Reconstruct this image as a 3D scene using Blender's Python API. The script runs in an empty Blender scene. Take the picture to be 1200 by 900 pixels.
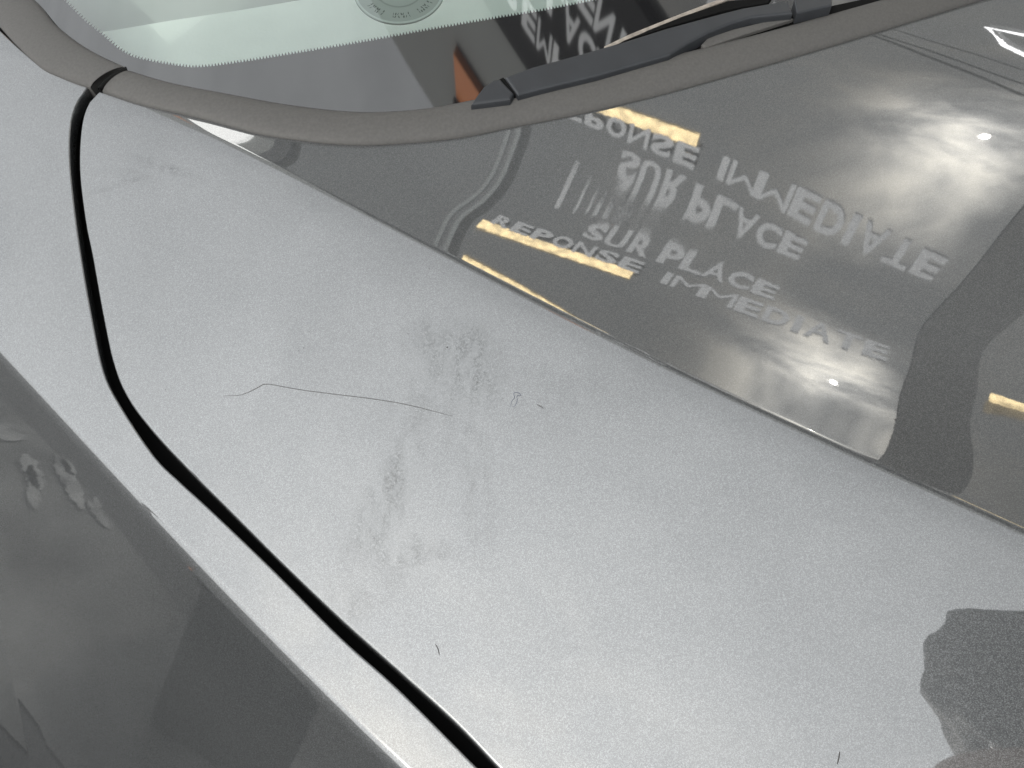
import bpy, bmesh, math, random
import numpy as np
from mathutils import Vector, Matrix
from mathutils.geometry import delaunay_2d_cdt
random.seed(4)
SC = bpy.context.scene
COL = SC.collection
R = math.radians

# ------------------------------------------------------------------ camera
PITCH = R(52.0)
CAM_H = 0.355
FPX = 873.0                       # focal length in pixels of a 1200 px wide frame
cd = bpy.data.cameras.new('camera')
cam = bpy.data.objects.new('camera', cd)
COL.objects.link(cam)
cam.location = (0, 0, CAM_H)
cam.rotation_euler = (math.pi / 2 - PITCH, 0, 0)
cd.sensor_fit = 'HORIZONTAL'
cd.sensor_width = 36.0
cd.lens = 36.0 * FPX / 1200.0
cd.clip_start = 0.01
cd.clip_end = 500
SC.camera = cam

# ------------------------------------------------------------------ light
SUN_EL = R(40.4)
SUN_DIR = Vector((-0.4882, -0.5848, 0.6478)).normalized()      # towards the sun, low behind the photographer
world = bpy.data.worlds.new('World')
SC.world = world
world.use_nodes = True
def build_world():
    nt = world.node_tree; N = nt.nodes; L = nt.links
    N.clear()
    out = N.new('ShaderNodeOutputWorld')
    bg = N.new('ShaderNodeBackground'); bg.inputs['Strength'].default_value = 0.1
    sky = N.new('ShaderNodeTexSky'); sky.sky_type = 'NISHITA'; sky.sun_disc = False
    sky.sun_elevation = SUN_EL
    sky.sun_rotation = math.atan2(SUN_DIR.x, SUN_DIR.y)
    sky.air_density = 1.0; sky.dust_density = 2.0
    geo = N.new('ShaderNodeTexCoord')
    nrm = N.new('ShaderNodeVectorMath'); nrm.operation = 'NORMALIZE'
    L.new(geo.outputs['Generated'], nrm.inputs[0])
    dot = N.new('ShaderNodeVectorMath'); dot.operation = 'DOT_PRODUCT'
    dot.inputs[1].default_value = SUN_DIR
    L.new(nrm.outputs[0], dot.inputs[0])
    def math_(op, a, b=None, clamp=False):
        m = N.new('ShaderNodeMath'); m.operation = op; m.use_clamp = clamp
        for i, v in enumerate((a, b)):
            if v is None: continue
            if isinstance(v, (int, float)): m.inputs[i].default_value = v
            else: L.new(v, m.inputs[i])
        return m.outputs[0]
    d = math_('MAXIMUM', dot.outputs['Value'], 0.0)
    wide = math_('POWER', d, 14.0)
    mid = math_('POWER', d, 230.0)
    tight = math_('POWER', d, 6000.0)
    mp = N.new('ShaderNodeMapping'); mp.inputs['Scale'].default_value = (1.0, 1.0, 2.6)
    L.new(nrm.outputs[0], mp.inputs['Vector'])
    n1 = N.new('ShaderNodeTexNoise'); n1.inputs['Scale'].default_value = 6.5
    n1.inputs['Detail'].default_value = 7; n1.inputs['Roughness'].default_value = 0.55
    n1.inputs['Distortion'].default_value = 0.35
    L.new(mp.outputs[0], n1.inputs['Vector'])
    cr = N.new('ShaderNodeMapRange'); cr.inputs['From Min'].default_value = 0.38
    cr.inputs['From Max'].default_value = 0.66
    L.new(n1.outputs['Fac'], cr.inputs['Value'])
    cl = cr.outputs[0]
    # cloud radiance (before the 0.1 strength): even veil + thin places that glow round the sun
    veil = math_('ADD', math_('ADD', 3.9, math_('MULTIPLY', math_('POWER', d, 2.0), 7.8)), math_('MULTIPLY', cl, .9))
    glow = math_('MULTIPLY', math_('ADD', math_('MULTIPLY', wide, 5.0), math_('MULTIPLY', mid, 210.0)),
                 math_('ADD', .12, math_('MULTIPLY', math_('POWER', cl, 1.6), .88)))
    core = math_('MULTIPLY', tight, 0.0)
    tot = math_('ADD', math_('ADD', veil, glow), core)
    warm = N.new('ShaderNodeMix'); warm.data_type = 'RGBA'
    warm.inputs['A'].default_value = (0.975, 1.0, 1.0, 1)
    warm.inputs['B'].default_value = (1.05, 1.0, 0.88, 1)
    L.new(math_('MULTIPLY', wide, cl, True), warm.inputs['Factor'])
    sc = N.new('ShaderNodeVectorMath'); sc.operation = 'SCALE'
    L.new(warm.outputs['Result'], sc.inputs[0]); L.new(tot, sc.inputs['Scale'])
    mix = N.new('ShaderNodeMix'); mix.data_type = 'RGBA'
    mix.inputs['Factor'].default_value = 0.9                       # nine tenths cloud cover
    L.new(sky.outputs[0], mix.inputs['A']); L.new(sc.outputs[0], mix.inputs['B'])
    L.new(mix.outputs['Result'], bg.inputs['Color'])
    L.new(bg.outputs[0], out.inputs['Surface'])
build_world()
sd = bpy.data.lights.new('sun', 'SUN'); sd.energy = 0.5; sd.angle = R(0.53); sd.color = (1, .95, .88)
sun = bpy.data.objects.new('sun', sd); COL.objects.link(sun)
sun.rotation_euler = SUN_DIR.to_track_quat('Z', 'Y').to_euler()
SC.view_settings.view_transform = 'Standard'
SC.view_settings.look = 'None'
SC.view_settings.exposure = 1.0
SC.view_settings.gamma = 1.0
SC.view_settings.use_curve_mapping = False

# ------------------------------------------------------------------ bonnet surface
CO = [
 [0.018725,0.016758,0.015545,0.015131,0.015531,0.016675,0.018365,0.020258,0.021887,0.022714,0.022211,0.019927,0.015537,0.008853,-0.000206,-0.011647,-0.025441,-0.041555,-0.059961,-0.080646],
 [0.015139,0.013283,0.011949,0.011184,0.011098,0.011821,0.013348,0.015427,0.017577,0.019196,0.019705,0.018639,0.015672,0.010602,0.003310,-0.006271,-0.018175,-0.032409,-0.048970,-0.067848],
 [0.011393,0.009767,0.008438,0.007387,0.006717,0.006938,0.008299,0.010593,0.013258,0.015620,0.017100,0.017240,0.015722,0.012314,0.006834,-0.000864,-0.010875,-0.023246,-0.037983,-0.055076],
 [0.007419,0.006020,0.004883,0.003861,0.002420,0.002188,0.003427,0.005843,0.008844,0.011722,0.014129,0.015531,0.015586,0.013974,0.010392,0.004602,-0.003536,-0.014077,-0.027020,-0.042348],
 [0.003353,0.002392,0.001003,-0.000360,-0.001532,-0.001436,-0.000508,0.001132,0.003927,0.006920,0.010342,0.013297,0.015235,0.015620,0.014005,0.010105,0.003791,-0.004956,-0.016112,-0.029651],
 [-0.002159,-0.002856,-0.003760,-0.005386,-0.006771,-0.007441,-0.006326,-0.004439,-0.001312,0.002405,0.006432,0.010855,0.014825,0.017281,0.017595,0.015513,0.010984,0.004037,-0.005284,-0.016951],
 [-0.004830,-0.005931,-0.007647,-0.009181,-0.010715,-0.011143,-0.010477,-0.007265,-0.004356,-0.000581,0.004000,0.009284,0.014756,0.018883,0.020914,0.020603,0.017905,0.012846,0.005466,-0.004209],
 [-0.007475,-0.008015,-0.009333,-0.011206,-0.012746,-0.012806,-0.012224,-0.008863,-0.005322,-0.001754,0.002805,0.008415,0.014638,0.020070,0.023760,0.025287,0.024522,0.021463,0.016146,0.008596],
 [-0.010193,-0.011376,-0.013347,-0.016393,-0.019598,-0.021208,-0.020008,-0.016367,-0.011286,-0.005218,0.001403,0.008285,0.015174,0.021459,0.026464,0.029692,0.030872,0.029899,0.026760,0.021463],
 [-0.012241,-0.014974,-0.018510,-0.022588,-0.026276,-0.028201,-0.027305,-0.023444,-0.017162,-0.009303,-0.000762,0.007766,0.015841,0.023132,0.029316,0.034068,0.037105,0.038226,0.037322,0.034354],
]
YAW,FD,FA0,FB0,FSC = (0.66917, 2.61048, -1.90418, 2.19864, 0.12404)
# surface described on the ground plan: s runs forward along the crease, t inward across the bonnet
OX, OY = -0.25748411, 0.5459197
SX, SY = 0.81828858, -0.57480762
TX, TY = -SY, SX
CPOLY = [-0.32601782, 0.56515419, -0.26437425, 0.05445119, -0.01002640]
FW = np.array([0, math.cos(PITCH), -math.sin(PITCH)]); UPV = np.array([0, math.sin(PITCH), math.cos(PITCH)])
CO = np.array(CO)
S0, DS, NS = -.15, .9 / 7, 10
T0, T1, NT = math.sqrt(.02), math.sqrt(.77), 20
DT = (T1 - T0) / (NT - 3)

def ray(px, py):
    d = FW + np.array([(px - 600) / FPX, 0, 0]) + (450 - py) / FPX * UPV
    return d / np.linalg.norm(d)
def basis(x, x0, dx, n):
    u = np.clip((x - x0) / dx, 0, n - 3 - 1e-9); i = np.floor(u).astype(int); f = u - i
    B = [(1-f)**3/6, (3*f**3-6*f**2+4)/6, (-3*f**3+3*f**2+3*f+1)/6, f**3/6]
    D = [-(1-f)**2/2/dx, (9*f**2-12*f)/6/dx, (-9*f**2+6*f+3)/6/dx, f**2/2/dx]
    return i, B, D
def G(s, t):
    """height and slopes of the inner bonnet, t >= 0"""
    s = np.asarray(s, float); t = np.asarray(t, float)
    sc = np.clip(s, -.149, .749); tc = np.clip(t, 0, .749)
    w = np.sqrt(tc + .02)
    i, B, D = basis(sc, S0, DS, NS); j, Q, E = basis(w, T0, DT, NT); dw = .5 / w
    z = zs = zt = 0
    for a in range(4):
        for b in range(4):
            c = CO[i + a, j + b]
            z = z + B[a] * Q[b] * c; zs = zs + D[a] * Q[b] * c; zt = zt + B[a] * E[b] * dw * c
    return z + zs * (s - sc) + zt * (t - tc), zs, zt
def crease_t(s):
    sc = np.clip(s, -.05, .72)
    return np.polyval(CPOLY, sc)
def to_st(x, y): return (x-OX)*SX + (y-OY)*SY, (x-OX)*TX + (y-OY)*TY
def to_xy(s, t): return OX + s*SX + t*TX, OY + s*SY + t*TY
def softp(v, w):
    """max(v, 0) with a rounded corner of half width w"""
    return np.where(v <= -w, 0, np.where(v >= w, v, (v + w)**2 / (4 * w)))
SIDE_A, SIDE_K, SIDE_SOFT = 0.33, 0.15, 0.16        # slope of the flank just outside the crease, and how it steepens
FC = None                          # fender crease, t as a polynomial of s, set below
STEEP = 2.0
def flank(s, tp):
    """what the outer side falls below the inner bonnet's straight continuation"""
    g, _, m = G(s, 0 * tp)
    w = 0.0032 + 0.010 * np.clip((0.03 - s) / 0.08, 0, 1)
    u = softp(-tp, w)
    jump = SIDE_A - m
    soft = SIDE_SOFT * .018 * (1 - np.exp(-u / .018))       # the flank rolls over gently just outside the crease
    return jump * u + SIDE_K * u * u / 2 - soft
def height(x, y, fender=True):
    s, t = to_st(np.asarray(x, float), np.asarray(y, float))
    tp = t - crease_t(s)
    z, _, _ = G(s, np.maximum(tp, 0))
    z0, _, m = G(s, 0 * tp)
    z = np.where(tp < 0, z0 + m * tp, z)
    z = z - flank(s, tp)
    if fender and FC is not None:
        v = np.polyval(FC, np.clip(s, -.1, .75)) - t
        z = z - STEEP * softp(v, .0045) 
    return z
def unproject(px, py, f=height, it=30):
    d = ray(px, py); z = 0.0
    for _ in range(it):
        k = (z - CAM_H) / d[2]; x = d[0] * k; y = d[1] * k
        z = 0.5 * z + 0.5 * float(f(x, y))
    return np.array([x, y, z])
def smooth_curve(pts, n):
    """centripetal-ish Catmull-Rom through 2-D points, n samples evenly spaced"""
    P = [np.array(p, float) for p in pts]
    P = [2*P[0]-P[1]] + P + [2*P[-1]-P[-2]]
    out = []
    for i in range(1, len(P)-2):
        for k in range(24):
            u = k/24
            out.append(.5*((2*P[i])+(-P[i-1]+P[i+1])*u+(2*P[i-1]-5*P[i]+4*P[i+1]-P[i+2])*u*u+(-P[i-1]+3*P[i]-3*P[i+1]+P[i+2])*u**3))
    out.append(P[-2]); out = np.array(out)
    d = np.r_[0, np.cumsum(np.linalg.norm(np.diff(out, axis=0), axis=1))]
    q = np.linspace(0, d[-1], n)
    return np.c_[np.interp(q, d, out[:, 0]), np.interp(q, d, out[:, 1])]

# outlines read off the photograph, in its own 1200 x 900 frame
PX_HOOD_EDGE = [(117,107),(103,122),(95,150),(93,200),(100,260),(108,300),(120,367),(133,427),(150,467),(180,507),(222,552),(267,597),(330,660),(400,727),(467,787),(533,847),(582,898)]
PX_FEND_EDGE = [(103,102),(91,118),(83,145),(82,187),(87,240),(95,298),(107,367),(121,433),(140,473),(180,533),(212,565),(247,597),(320,667),(400,747),(467,807),(558,898)]
PX_FEND_CREASE = [(0,415),(35,453),(72,493),(103,527),(140,565),(173,600),(240,680),(320,753),(400,833),(462,898)]
PX_TRIM_LOW = [(120,107),(167,122),(233,137),(300,155),(350,163),(400,168),(450,168),(533,161),(600,148),(667,135),(733,120),(800,103),(933,65),(1033,35),(1147,0)]
PX_TRIM_UP = [(152,83),(200,97),(267,110),(333,122),(400,130),(450,131),(500,127),(550,118),(633,100),(700,83),(800,62),(900,37),(1033,0)]
PX_CORNER_LOW = [(0,31),(19,52),(47,78),(67,88),(90,97),(106,102)]
PX_CORNER_UP = [(40,0),(49,9),(64,28),(87,47),(113,63),(147,79)]
PX_FEND_TOP = [(0,35),(27,60),(53,80),(80,91),(103,99)]

def flat_unproject(pts, f):
    d = np.array([ray(p[0], p[1]) for p in pts]); z = np.zeros(len(d))
    for _ in range(40):
        k = (z - CAM_H)/d[:, 2]; z = .5*z + .5*f(d[:, 0]*k, d[:, 1]*k)
    return np.c_[d[:, 0]*k, d[:, 1]*k, z]
fc = flat_unproject(PX_FEND_CREASE, height)
fs, ft = to_st(fc[:, 0], fc[:, 1])
FC = np.polyfit(fs, ft, 3)
print('fender crease', fs.round(3), ft.round(3))

# ------------------------------------------------------------------ helpers for objects
def tag(o, label=None, cat=None, group=None, kind=None):
    if label: o['label'] = label
    if cat: o['category'] = cat
    if group: o['group'] = group
    if kind: o['kind'] = kind
    return o
def empty(name, loc=(0, 0, 0), rotz=0):
    o = bpy.data.objects.new(name, None); COL.objects.link(o)
    o.location = loc; o.rotation_euler = (0, 0, rotz); o.empty_display_size = .1
    return o
def link(name, me, mat, parent=None, smooth=True):
    o = bpy.data.objects.new(name, me); COL.objects.link(o)
    if mat: me.materials.append(mat)
    if smooth:
        for p in me.polygons: p.use_smooth = True
    if parent: 
        o.parent = parent
        o.matrix_parent_inverse = parent.matrix_world.inverted() if False else Matrix()
    return o
def mesh_obj(name, verts, faces, mat, parent=None, smooth=True):
    me = bpy.data.meshes.new(name)
    me.from_pydata([tuple(map(float, v)) for v in verts], [], [tuple(int(i) for i in f) for f in faces])
    me.update()
    return link(name, me, mat, parent, smooth)
def bm_obj(name, bm, mat, parent=None, smooth=False):
    me = bpy.data.meshes.new(name); bm.to_mesh(me); bm.free()
    return link(name, me, mat, parent, smooth)
def box_bm(bm, c, size, rot=None, bevel=0):
    r = bmesh.ops.create_cube(bm, size=1.0)
    vs = r['verts']
    bmesh.ops.scale(bm, vec=size, verts=vs)
    if bevel:
        es = list({e for v in vs for e in v.link_edges})
        rr = bmesh.ops.bevel(bm, geom=es, offset=bevel, segments=2, affect='EDGES', profile=.5)
        vs = list({v for f in rr['faces'] for v in f.verts} | {v for v in vs if v.is_valid})
    if rot is not None: bmesh.ops.rotate(bm, cent=(0, 0, 0), matrix=rot, verts=vs)
    bmesh.ops.translate(bm, vec=c, verts=vs)
    return vs

# ------------------------------------------------------------------ materials
def material(name): 
    m = bpy.data.materials.new(name); m.use_nodes = True
    nt = m.node_tree; b = nt.nodes['Principled BSDF']
    return m, nt, b
def simple(name, col, rough=.6, metal=0, var=.0, scale=20, bump=0, bscale=200, spec=.5):
    m, nt, b = material(name); N = nt.nodes; L = nt.links
    b.inputs['Base Color'].default_value = (*col, 1); b.inputs['Roughness'].default_value = rough
    b.inputs['Metallic'].default_value = metal; b.inputs['Specular IOR Level'].default_value = spec
    tc = N.new('ShaderNodeTexCoord')
    if var:
        n = N.new('ShaderNodeTexNoise'); n.inputs['Scale'].default_value = scale; n.inputs['Detail'].default_value = 6
        L.new(tc.outputs['Object'], n.inputs['Vector'])
        r = N.new('ShaderNodeMapRange'); r.inputs['From Min'].default_value = .3; r.inputs['From Max'].default_value = .7
        r.inputs['To Min'].default_value = 1 - var; r.inputs['To Max'].default_value = 1 + var
        L.new(n.outputs['Fac'], r.inputs['Value'])
        s = N.new('ShaderNodeVectorMath'); s.operation = 'SCALE'; s.inputs[0].default_value = col
        L.new(r.outputs[0], s.inputs['Scale']); L.new(s.outputs[0], b.inputs['Base Color'])
    if bump:
        n = N.new('ShaderNodeTexNoise'); n.inputs['Scale'].default_value = bscale; n.inputs['Detail'].default_value = 4
        L.new(tc.outputs['Object'], n.inputs['Vector'])
        bp = N.new('ShaderNodeBump'); bp.inputs['Strength'].default_value = bump; bp.inputs['Distance'].default_value = .001
        L.new(n.outputs['Fac'], bp.inputs['Height']); L.new(bp.outputs[0], b.inputs['Normal'])
    return m

SMUDGES = []      # (x, y, radius x, radius y, angle, strength) on the flank, filled below
def paint_material(name, smudged=False):
    m, nt, b = material(name); N = nt.nodes; L = nt.links
    tc = N.new('ShaderNodeTexCoord')
    def M(op, a, c=None, clamp=False):
        q = N.new('ShaderNodeMath'); q.operation = op; q.use_clamp = clamp
        for i, v in enumerate((a, c)):
            if v is None: continue
            if isinstance(v, (int, float)): q.inputs[i].default_value = v
            else: L.new(v, q.inputs[i])
        return q.outputs[0]
    # aluminium flakes: one random brightness per tiny cell
    vo = N.new('ShaderNodeTexVoronoi'); vo.inputs['Scale'].default_value = 2600
    L.new(tc.outputs['Object'], vo.inputs['Vector'])
    sep = N.new('ShaderNodeSeparateColor'); L.new(vo.outputs['Color'], sep.inputs[0])
    fl = M('POWER', sep.outputs[0], 2.2)
    n2 = N.new('ShaderNodeTexNoise'); n2.inputs['Scale'].default_value = 1800; n2.inputs['Detail'].default_value = 2
    L.new(tc.outputs['Object'], n2.inputs['Vector'])
    n3 = N.new('ShaderNodeTexNoise'); n3.inputs['Scale'].default_value = 9; n3.inputs['Detail'].default_value = 3
    L.new(tc.outputs['Object'], n3.inputs['Vector'])
    val = M('ADD', M('ADD', .05, M('MULTIPLY', fl, .14)), M('MULTIPLY', n2.outputs['Fac'], .09))
    val = M('ADD', val, M('MULTIPLY', n3.outputs['Fac'], .03))
    rough_coat = 0.022
    dirt_fac = None
    if smudged:
        for (sx, sy, rx, ry, ang, st) in SMUDGES:
            mp = N.new('ShaderNodeMapping'); mp.vector_type = 'TEXTURE'
            mp.inputs['Location'].default_value = (sx, sy, 0); mp.inputs['Rotation'].default_value = (0, 0, ang)
            mp.inputs['Scale'].default_value = (rx, ry, 1)
            L.new(tc.outputs['Object'], mp.inputs['Vector'])
            sx_ = N.new('ShaderNodeSeparateXYZ'); L.new(mp.outputs[0], sx_.inputs[0])
            rr = M('ADD', M('MULTIPLY', sx_.outputs[0], sx_.outputs[0]), M('MULTIPLY', sx_.outputs[1], sx_.outputs[1]))
            k = M('MULTIPLY', M('SUBTRACT', 1.0, rr, True), st)
            dirt_fac = k if dirt_fac is None else M('MAXIMUM', dirt_fac, k)
        nd = N.new('ShaderNodeTexNoise'); nd.inputs['Scale'].default_value = 560; nd.inputs['Detail'].default_value = 8
        nd.inputs['Roughness'].default_value = .68; nd.inputs['Distortion'].default_value = .15
        L.new(tc.outputs['Object'], nd.inputs['Vector'])
        r = N.new('ShaderNodeMapRange'); r.inputs['From Min'].default_value = .38; r.inputs['From Max'].default_value = .68
        L.new(nd.outputs['Fac'], r.inputs['Value'])
        nb = N.new('ShaderNodeTexNoise'); nb.inputs['Scale'].default_value = 75; nb.inputs['Detail'].default_value = 5; nb.inputs['Roughness'].default_value = .6
        mb = N.new('ShaderNodeMapping'); mb.inputs['Rotation'].default_value = (0, 0, .5); mb.inputs['Scale'].default_value = (1.6, .55, 1)
        L.new(tc.outputs['Object'], mb.inputs['Vector']); L.new(mb.outputs[0], nb.inputs['Vector'])
        rb = N.new('ShaderNodeMapRange'); rb.inputs['From Min'].default_value = .36; rb.inputs['From Max'].default_value = .62
        L.new(nb.outputs['Fac'], rb.inputs['Value'])
        dirt_fac = M('MULTIPLY', M('MULTIPLY', dirt_fac, r.outputs[0], True), rb.outputs[0], True)
        b.inputs['Coat Weight'].default_value = 1
        L.new(M('SUBTRACT', 1.0, M('MULTIPLY', dirt_fac, .8)), b.inputs['Coat Weight'])
        L.new(M('ADD', rough_coat, M('MULTIPLY', dirt_fac, .8)), b.inputs['Coat Roughness'])
    else:
        b.inputs['Coat Weight'].default_value = 1
        b.inputs['Coat Roughness'].default_value = rough_coat
    if dirt_fac is not None: val = M('MULTIPLY', val, M('SUBTRACT', 1.0, M('MULTIPLY', dirt_fac, .4)))
    cc = N.new('ShaderNodeCombineColor')
    L.new(M('MULTIPLY', val, .97), cc.inputs[0]); L.new(val, cc.inputs[1]); L.new(M('MULTIPLY', val, 1.03), cc.inputs[2])
    L.new(cc.outputs[0], b.inputs['Base Color'])
    b.inputs['Metallic'].default_value = .85
    b.inputs['Roughness'].default_value = .55
    b.inputs['Coat IOR'].default_value = COAT_IOR
    # orange peel of the lacquer
    op = N.new('ShaderNodeTexNoise'); op.inputs['Scale'].default_value = 420; op.inputs['Detail'].default_value = 2
    L.new(tc.outputs['Object'], op.inputs['Vector'])
    bp = N.new('ShaderNodeBump'); bp.inputs['Strength'].default_value = 1.0; bp.inputs['Distance'].default_value = .0000022
    L.new(op.outputs['Fac'], bp.inputs['Height']); L.new(bp.outputs[0], b.inputs['Coat Normal'])
    return m
COAT_IOR = 2.4
def px_xy(x, y): 
    p = unproject(x, y); return p
for (x, y, rx, ry, ang, st_) in [(545,430,.030,.040,.3,1.0),(500,395,.022,.02,0,.7),(480,520,.010,.055,-.35,.6),(455,655,.035,.010,.1,.9),(510,640,.02,.007,-.4,.8),(430,700,.03,.012,.5,.6),(150,205,.035,.008,-.3,.35),(430,600,.008,.04,-.5,.5),(560,560,.012,.06,.1,.7),(450,590,.018,.07,-.45,.8),(520,470,.05,.05,0,.55),(190,195,.05,.006,-.45,.6),(140,215,.03,.005,.2,.6),(660,470,.06,.03,0,.35)]:
    p = px_xy(x, y); SMUDGES.append((p[0], p[1], rx, ry, ang, st_))
M_PAINT = paint_material('metallic_grey_paint')
M_HOOD = paint_material('metallic_grey_paint_smudged', True)
M_BLACK = simple('black_rubber_and_shade', (.003, .003, .003), .8, spec=.15)
M_TRIM = simple('weathered_black_plastic', (.080, .077, .074), .6, 0, .10, 420, .18, 2500, .35)
M_ARM = simple('satin_slate_plastic', (.027, .029, .033), .4, 0, .1, 40)
M_BEIGE = simple('matte_beige', (.25, .22, .19), .8, 0, .3, 150)
M_FRIT = simple('ceramic_black_glass', (.012, .012, .013), .03, 0)
M_FRIT.node_tree.nodes['Principled BSDF'].inputs['IOR'].default_value = 2.3
M_FRIT.node_tree.nodes['Principled BSDF'].inputs['Specular IOR Level'].default_value = .5
def glass_material():
    m = bpy.data.materials.new('green_tinted_glass'); m.use_nodes = True
    N = m.node_tree.nodes; L = m.node_tree.links; N.clear()
    out = N.new('ShaderNodeOutputMaterial'); mx = N.new('ShaderNodeMixShader')
    tr = N.new('ShaderNodeBsdfTransparent'); tr.inputs[0].default_value = (.90, 1.0, .95, 1)
    gl = N.new('ShaderNodeBsdfGlossy'); gl.inputs['Roughness'].default_value = .01; gl.inputs[0].default_value = (1, 1, 1, 1)
    fr = N.new('ShaderNodeFresnel'); fr.inputs['IOR'].default_value = 2.2
    L.new(fr.outputs[0], mx.inputs[0]); L.new(tr.outputs[0], mx.inputs[1]); L.new(gl.outputs[0], mx.inputs[2])
    L.new(mx.outputs[0], out.inputs[0])
    return m
M_GLASS = glass_material()
M_DASH = simple('pale_dashboard_cover', (.93, .93, .92), .8, 0, .05, 8, .3, 300)
M_DASH2 = simple('grey_dashboard', (.5, .5, .5), .8, 0, .05, 8)

# ------------------------------------------------------------------ the car
car = empty('parked_car', (0, 0, 0))
tag(car, 'dark grey metallic car seen close over its bonnet, front wing and windscreen base', 'car')

def ccw(P):
    a = sum(P[i][0]*P[(i+1) % len(P)][1] - P[(i+1) % len(P)][0]*P[i][1] for i in range(len(P)))
    return P if a > 0 else P[::-1]
def inside(P, q):
    x, y = q[:, 0], q[:, 1]; r = np.zeros(len(q), bool); j = len(P) - 1
    for i in range(len(P)):
        xi, yi = P[i]; xj, yj = P[j]
        c = ((yi > y) != (yj > y)) & (x < (xj-xi)*(y-yi)/(yj-yi+1e-12)+xi)
        r ^= c; j = i
    return r
def seg_dist(P, q):
    d = np.full(len(q), 1e9)
    for i in range(len(P)):
        a = P[i]; b = P[(i+1) % len(P)]; ab = b-a; l = ab@ab+1e-15
        u = np.clip(((q-a)@ab)/l, 0, 1); d = np.minimum(d, np.linalg.norm(q-(a+u[:, None]*ab), axis=1))
    return d
def panel(name, outline, interior, f, mat, parent, rolled=None, rad=.0016, drop=.012, thick=None, lens=.0015):
    """a sheet over a plan outline on the height field f, with rolled-down edges"""
    P = np.array(ccw([tuple(p) for p in outline]), float)
    n = len(P)
    nrm = []
    for i in range(n):
        d = P[(i+1) % n] - P[i-1]; d /= np.linalg.norm(d)+1e-12; nrm.append((d[1], -d[0]))
    nrm = np.array(nrm)
    I = P - nrm * rad                                   # flat sheet stops one radius short of the visible edge
    q = np.array(interior, float)
    q = q[inside(I, q)]; q = q[seg_dist(I, q) > lens]
    co = [Vector(p) for p in I] + [Vector(p) for p in q]
    res = delaunay_2d_cdt(co, [(i, (i+1) % n) for i in range(n)], [], 1, 1e-7)
    vs = np.array([tuple(v) for v in res[0]]); fs_ = res[2]
    z = f(vs[:, 0], vs[:, 1])
    V = [(a, b, c) for (a, b), c in zip(vs, z)]
    F = [tuple(t) for t in fs_]
    # boundary ring indices
    idx = [-1]*n
    for k, org in enumerate(res[3]):
        for o_ in org:
            if o_ < n: idx[o_] = k
    base = [i for i in idx]
    prev = base; eps = 1e-4
    zi = f(I[:, 0], I[:, 1])
    sl = (f(I[:, 0]+nrm[:, 0]*eps, I[:, 1]+nrm[:, 1]*eps) - zi)/eps
    steps = [(rad*math.sin(a), rad*(1-math.cos(a))) for a in (R(22), R(45), R(68), R(90))] + [(rad, drop), (rad-.004, drop+.001)]
    for (o_, dz) in steps:
        ring = []
        for k in range(n):
            p = I[k] + nrm[k]*o_
            V.append((p[0], p[1], zi[k] + sl[k]*min(o_, rad) - dz)); ring.append(len(V)-1)
        for k in range(n):
            k2 = (k+1) % n
            if prev[k] >= 0 and prev[k2] >= 0: F.append((prev[k], ring[k], ring[k2], prev[k2]))
        prev = ring
    o = mesh_obj(name, V, F, mat, parent)
    true_normals(o, f, len(vs))
    return o

def true_normals(o, f, nv):
    me = o.data; me.update()
    co = np.empty(len(me.vertices)*3); me.vertices.foreach_get('co', co); co = co.reshape(-1, 3)
    nn = np.array([v.normal[:] for v in me.vertices])
    flip = np.sign(np.median(nn[:nv, 2])) or 1
    e = 2e-4; x = co[:nv, 0]; y = co[:nv, 1]
    gx = (f(x+e, y)-f(x-e, y))/(2*e); gy = (f(x, y+e)-f(x, y-e))/(2*e)
    n = np.c_[-gx, -gy, np.ones(nv)]*flip; n /= np.linalg.norm(n, axis=1, keepdims=True)
    nn[:nv] = n
    me.normals_split_custom_set_from_vertices([tuple(map(float, v)) for v in nn])
def stgrid(s0, s1, ns, ts):
    out = []
    for s in np.linspace(s0, s1, ns):
        c = float(crease_t(s))
        for t in ts: out.append(to_xy(s, c + t))
    return np.array(out)

# bonnet outline: nearside edge, then along the windscreen trim, then far side and front
hood_edge = flat_unproject(smooth_curve(PX_HOOD_EDGE, 110), height)[:, :2]
trim_low = flat_unproject(smooth_curve(PX_TRIM_LOW, 90), height)[:, :2]
e0 = hood_edge[-1] + (hood_edge[-1]-hood_edge[-8])/np.linalg.norm(hood_edge[-1]-hood_edge[-8])*.42
dtr = (trim_low[-1]-trim_low[-10])/np.linalg.norm(trim_low[-1]-trim_low[-10])
f0 = trim_low[-1] + dtr*.25
front = np.array(e0) + np.array([TX, TY])*.95
hood_out = list(hood_edge[::-1]) 
# a few mm under the trim, so the trim overlaps the bonnet
rearoff = np.array([-dtr[1], dtr[0]])*.006
first = hood_edge[0]
hood_out += [tuple(p+rearoff*min(1, k/4)) for k, p in enumerate(trim_low[1:])] + [tuple(f0+rearoff)]
far = [f0 + (front-f0)*u for u in np.linspace(0, 1, 24)[1:]]
hood_out += [tuple(p) for p in far]
hood_out += [tuple(front + (e0-front)*u) for u in np.linspace(0, 1, 24)[1:]]
hood_out += [tuple(e0 + (hood_edge[-1]-e0)*u) for u in np.linspace(0, 1, 40)[1:-1]]
tneg = [-.32,-.30,-.28,-.26,-.245,-.23,-.215,-.2,-.185,-.17,-.155,-.14,-.125,-.11,-.095,-.08,-.065,-.05,-.04,-.03,-.02,-.013,-.008,-.005,-.0033]
tmid = [-.0022,-.0016,-.0011,-.0007,-.0003,0,.0003,.0007,.0011,.0016,.0022]
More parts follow.
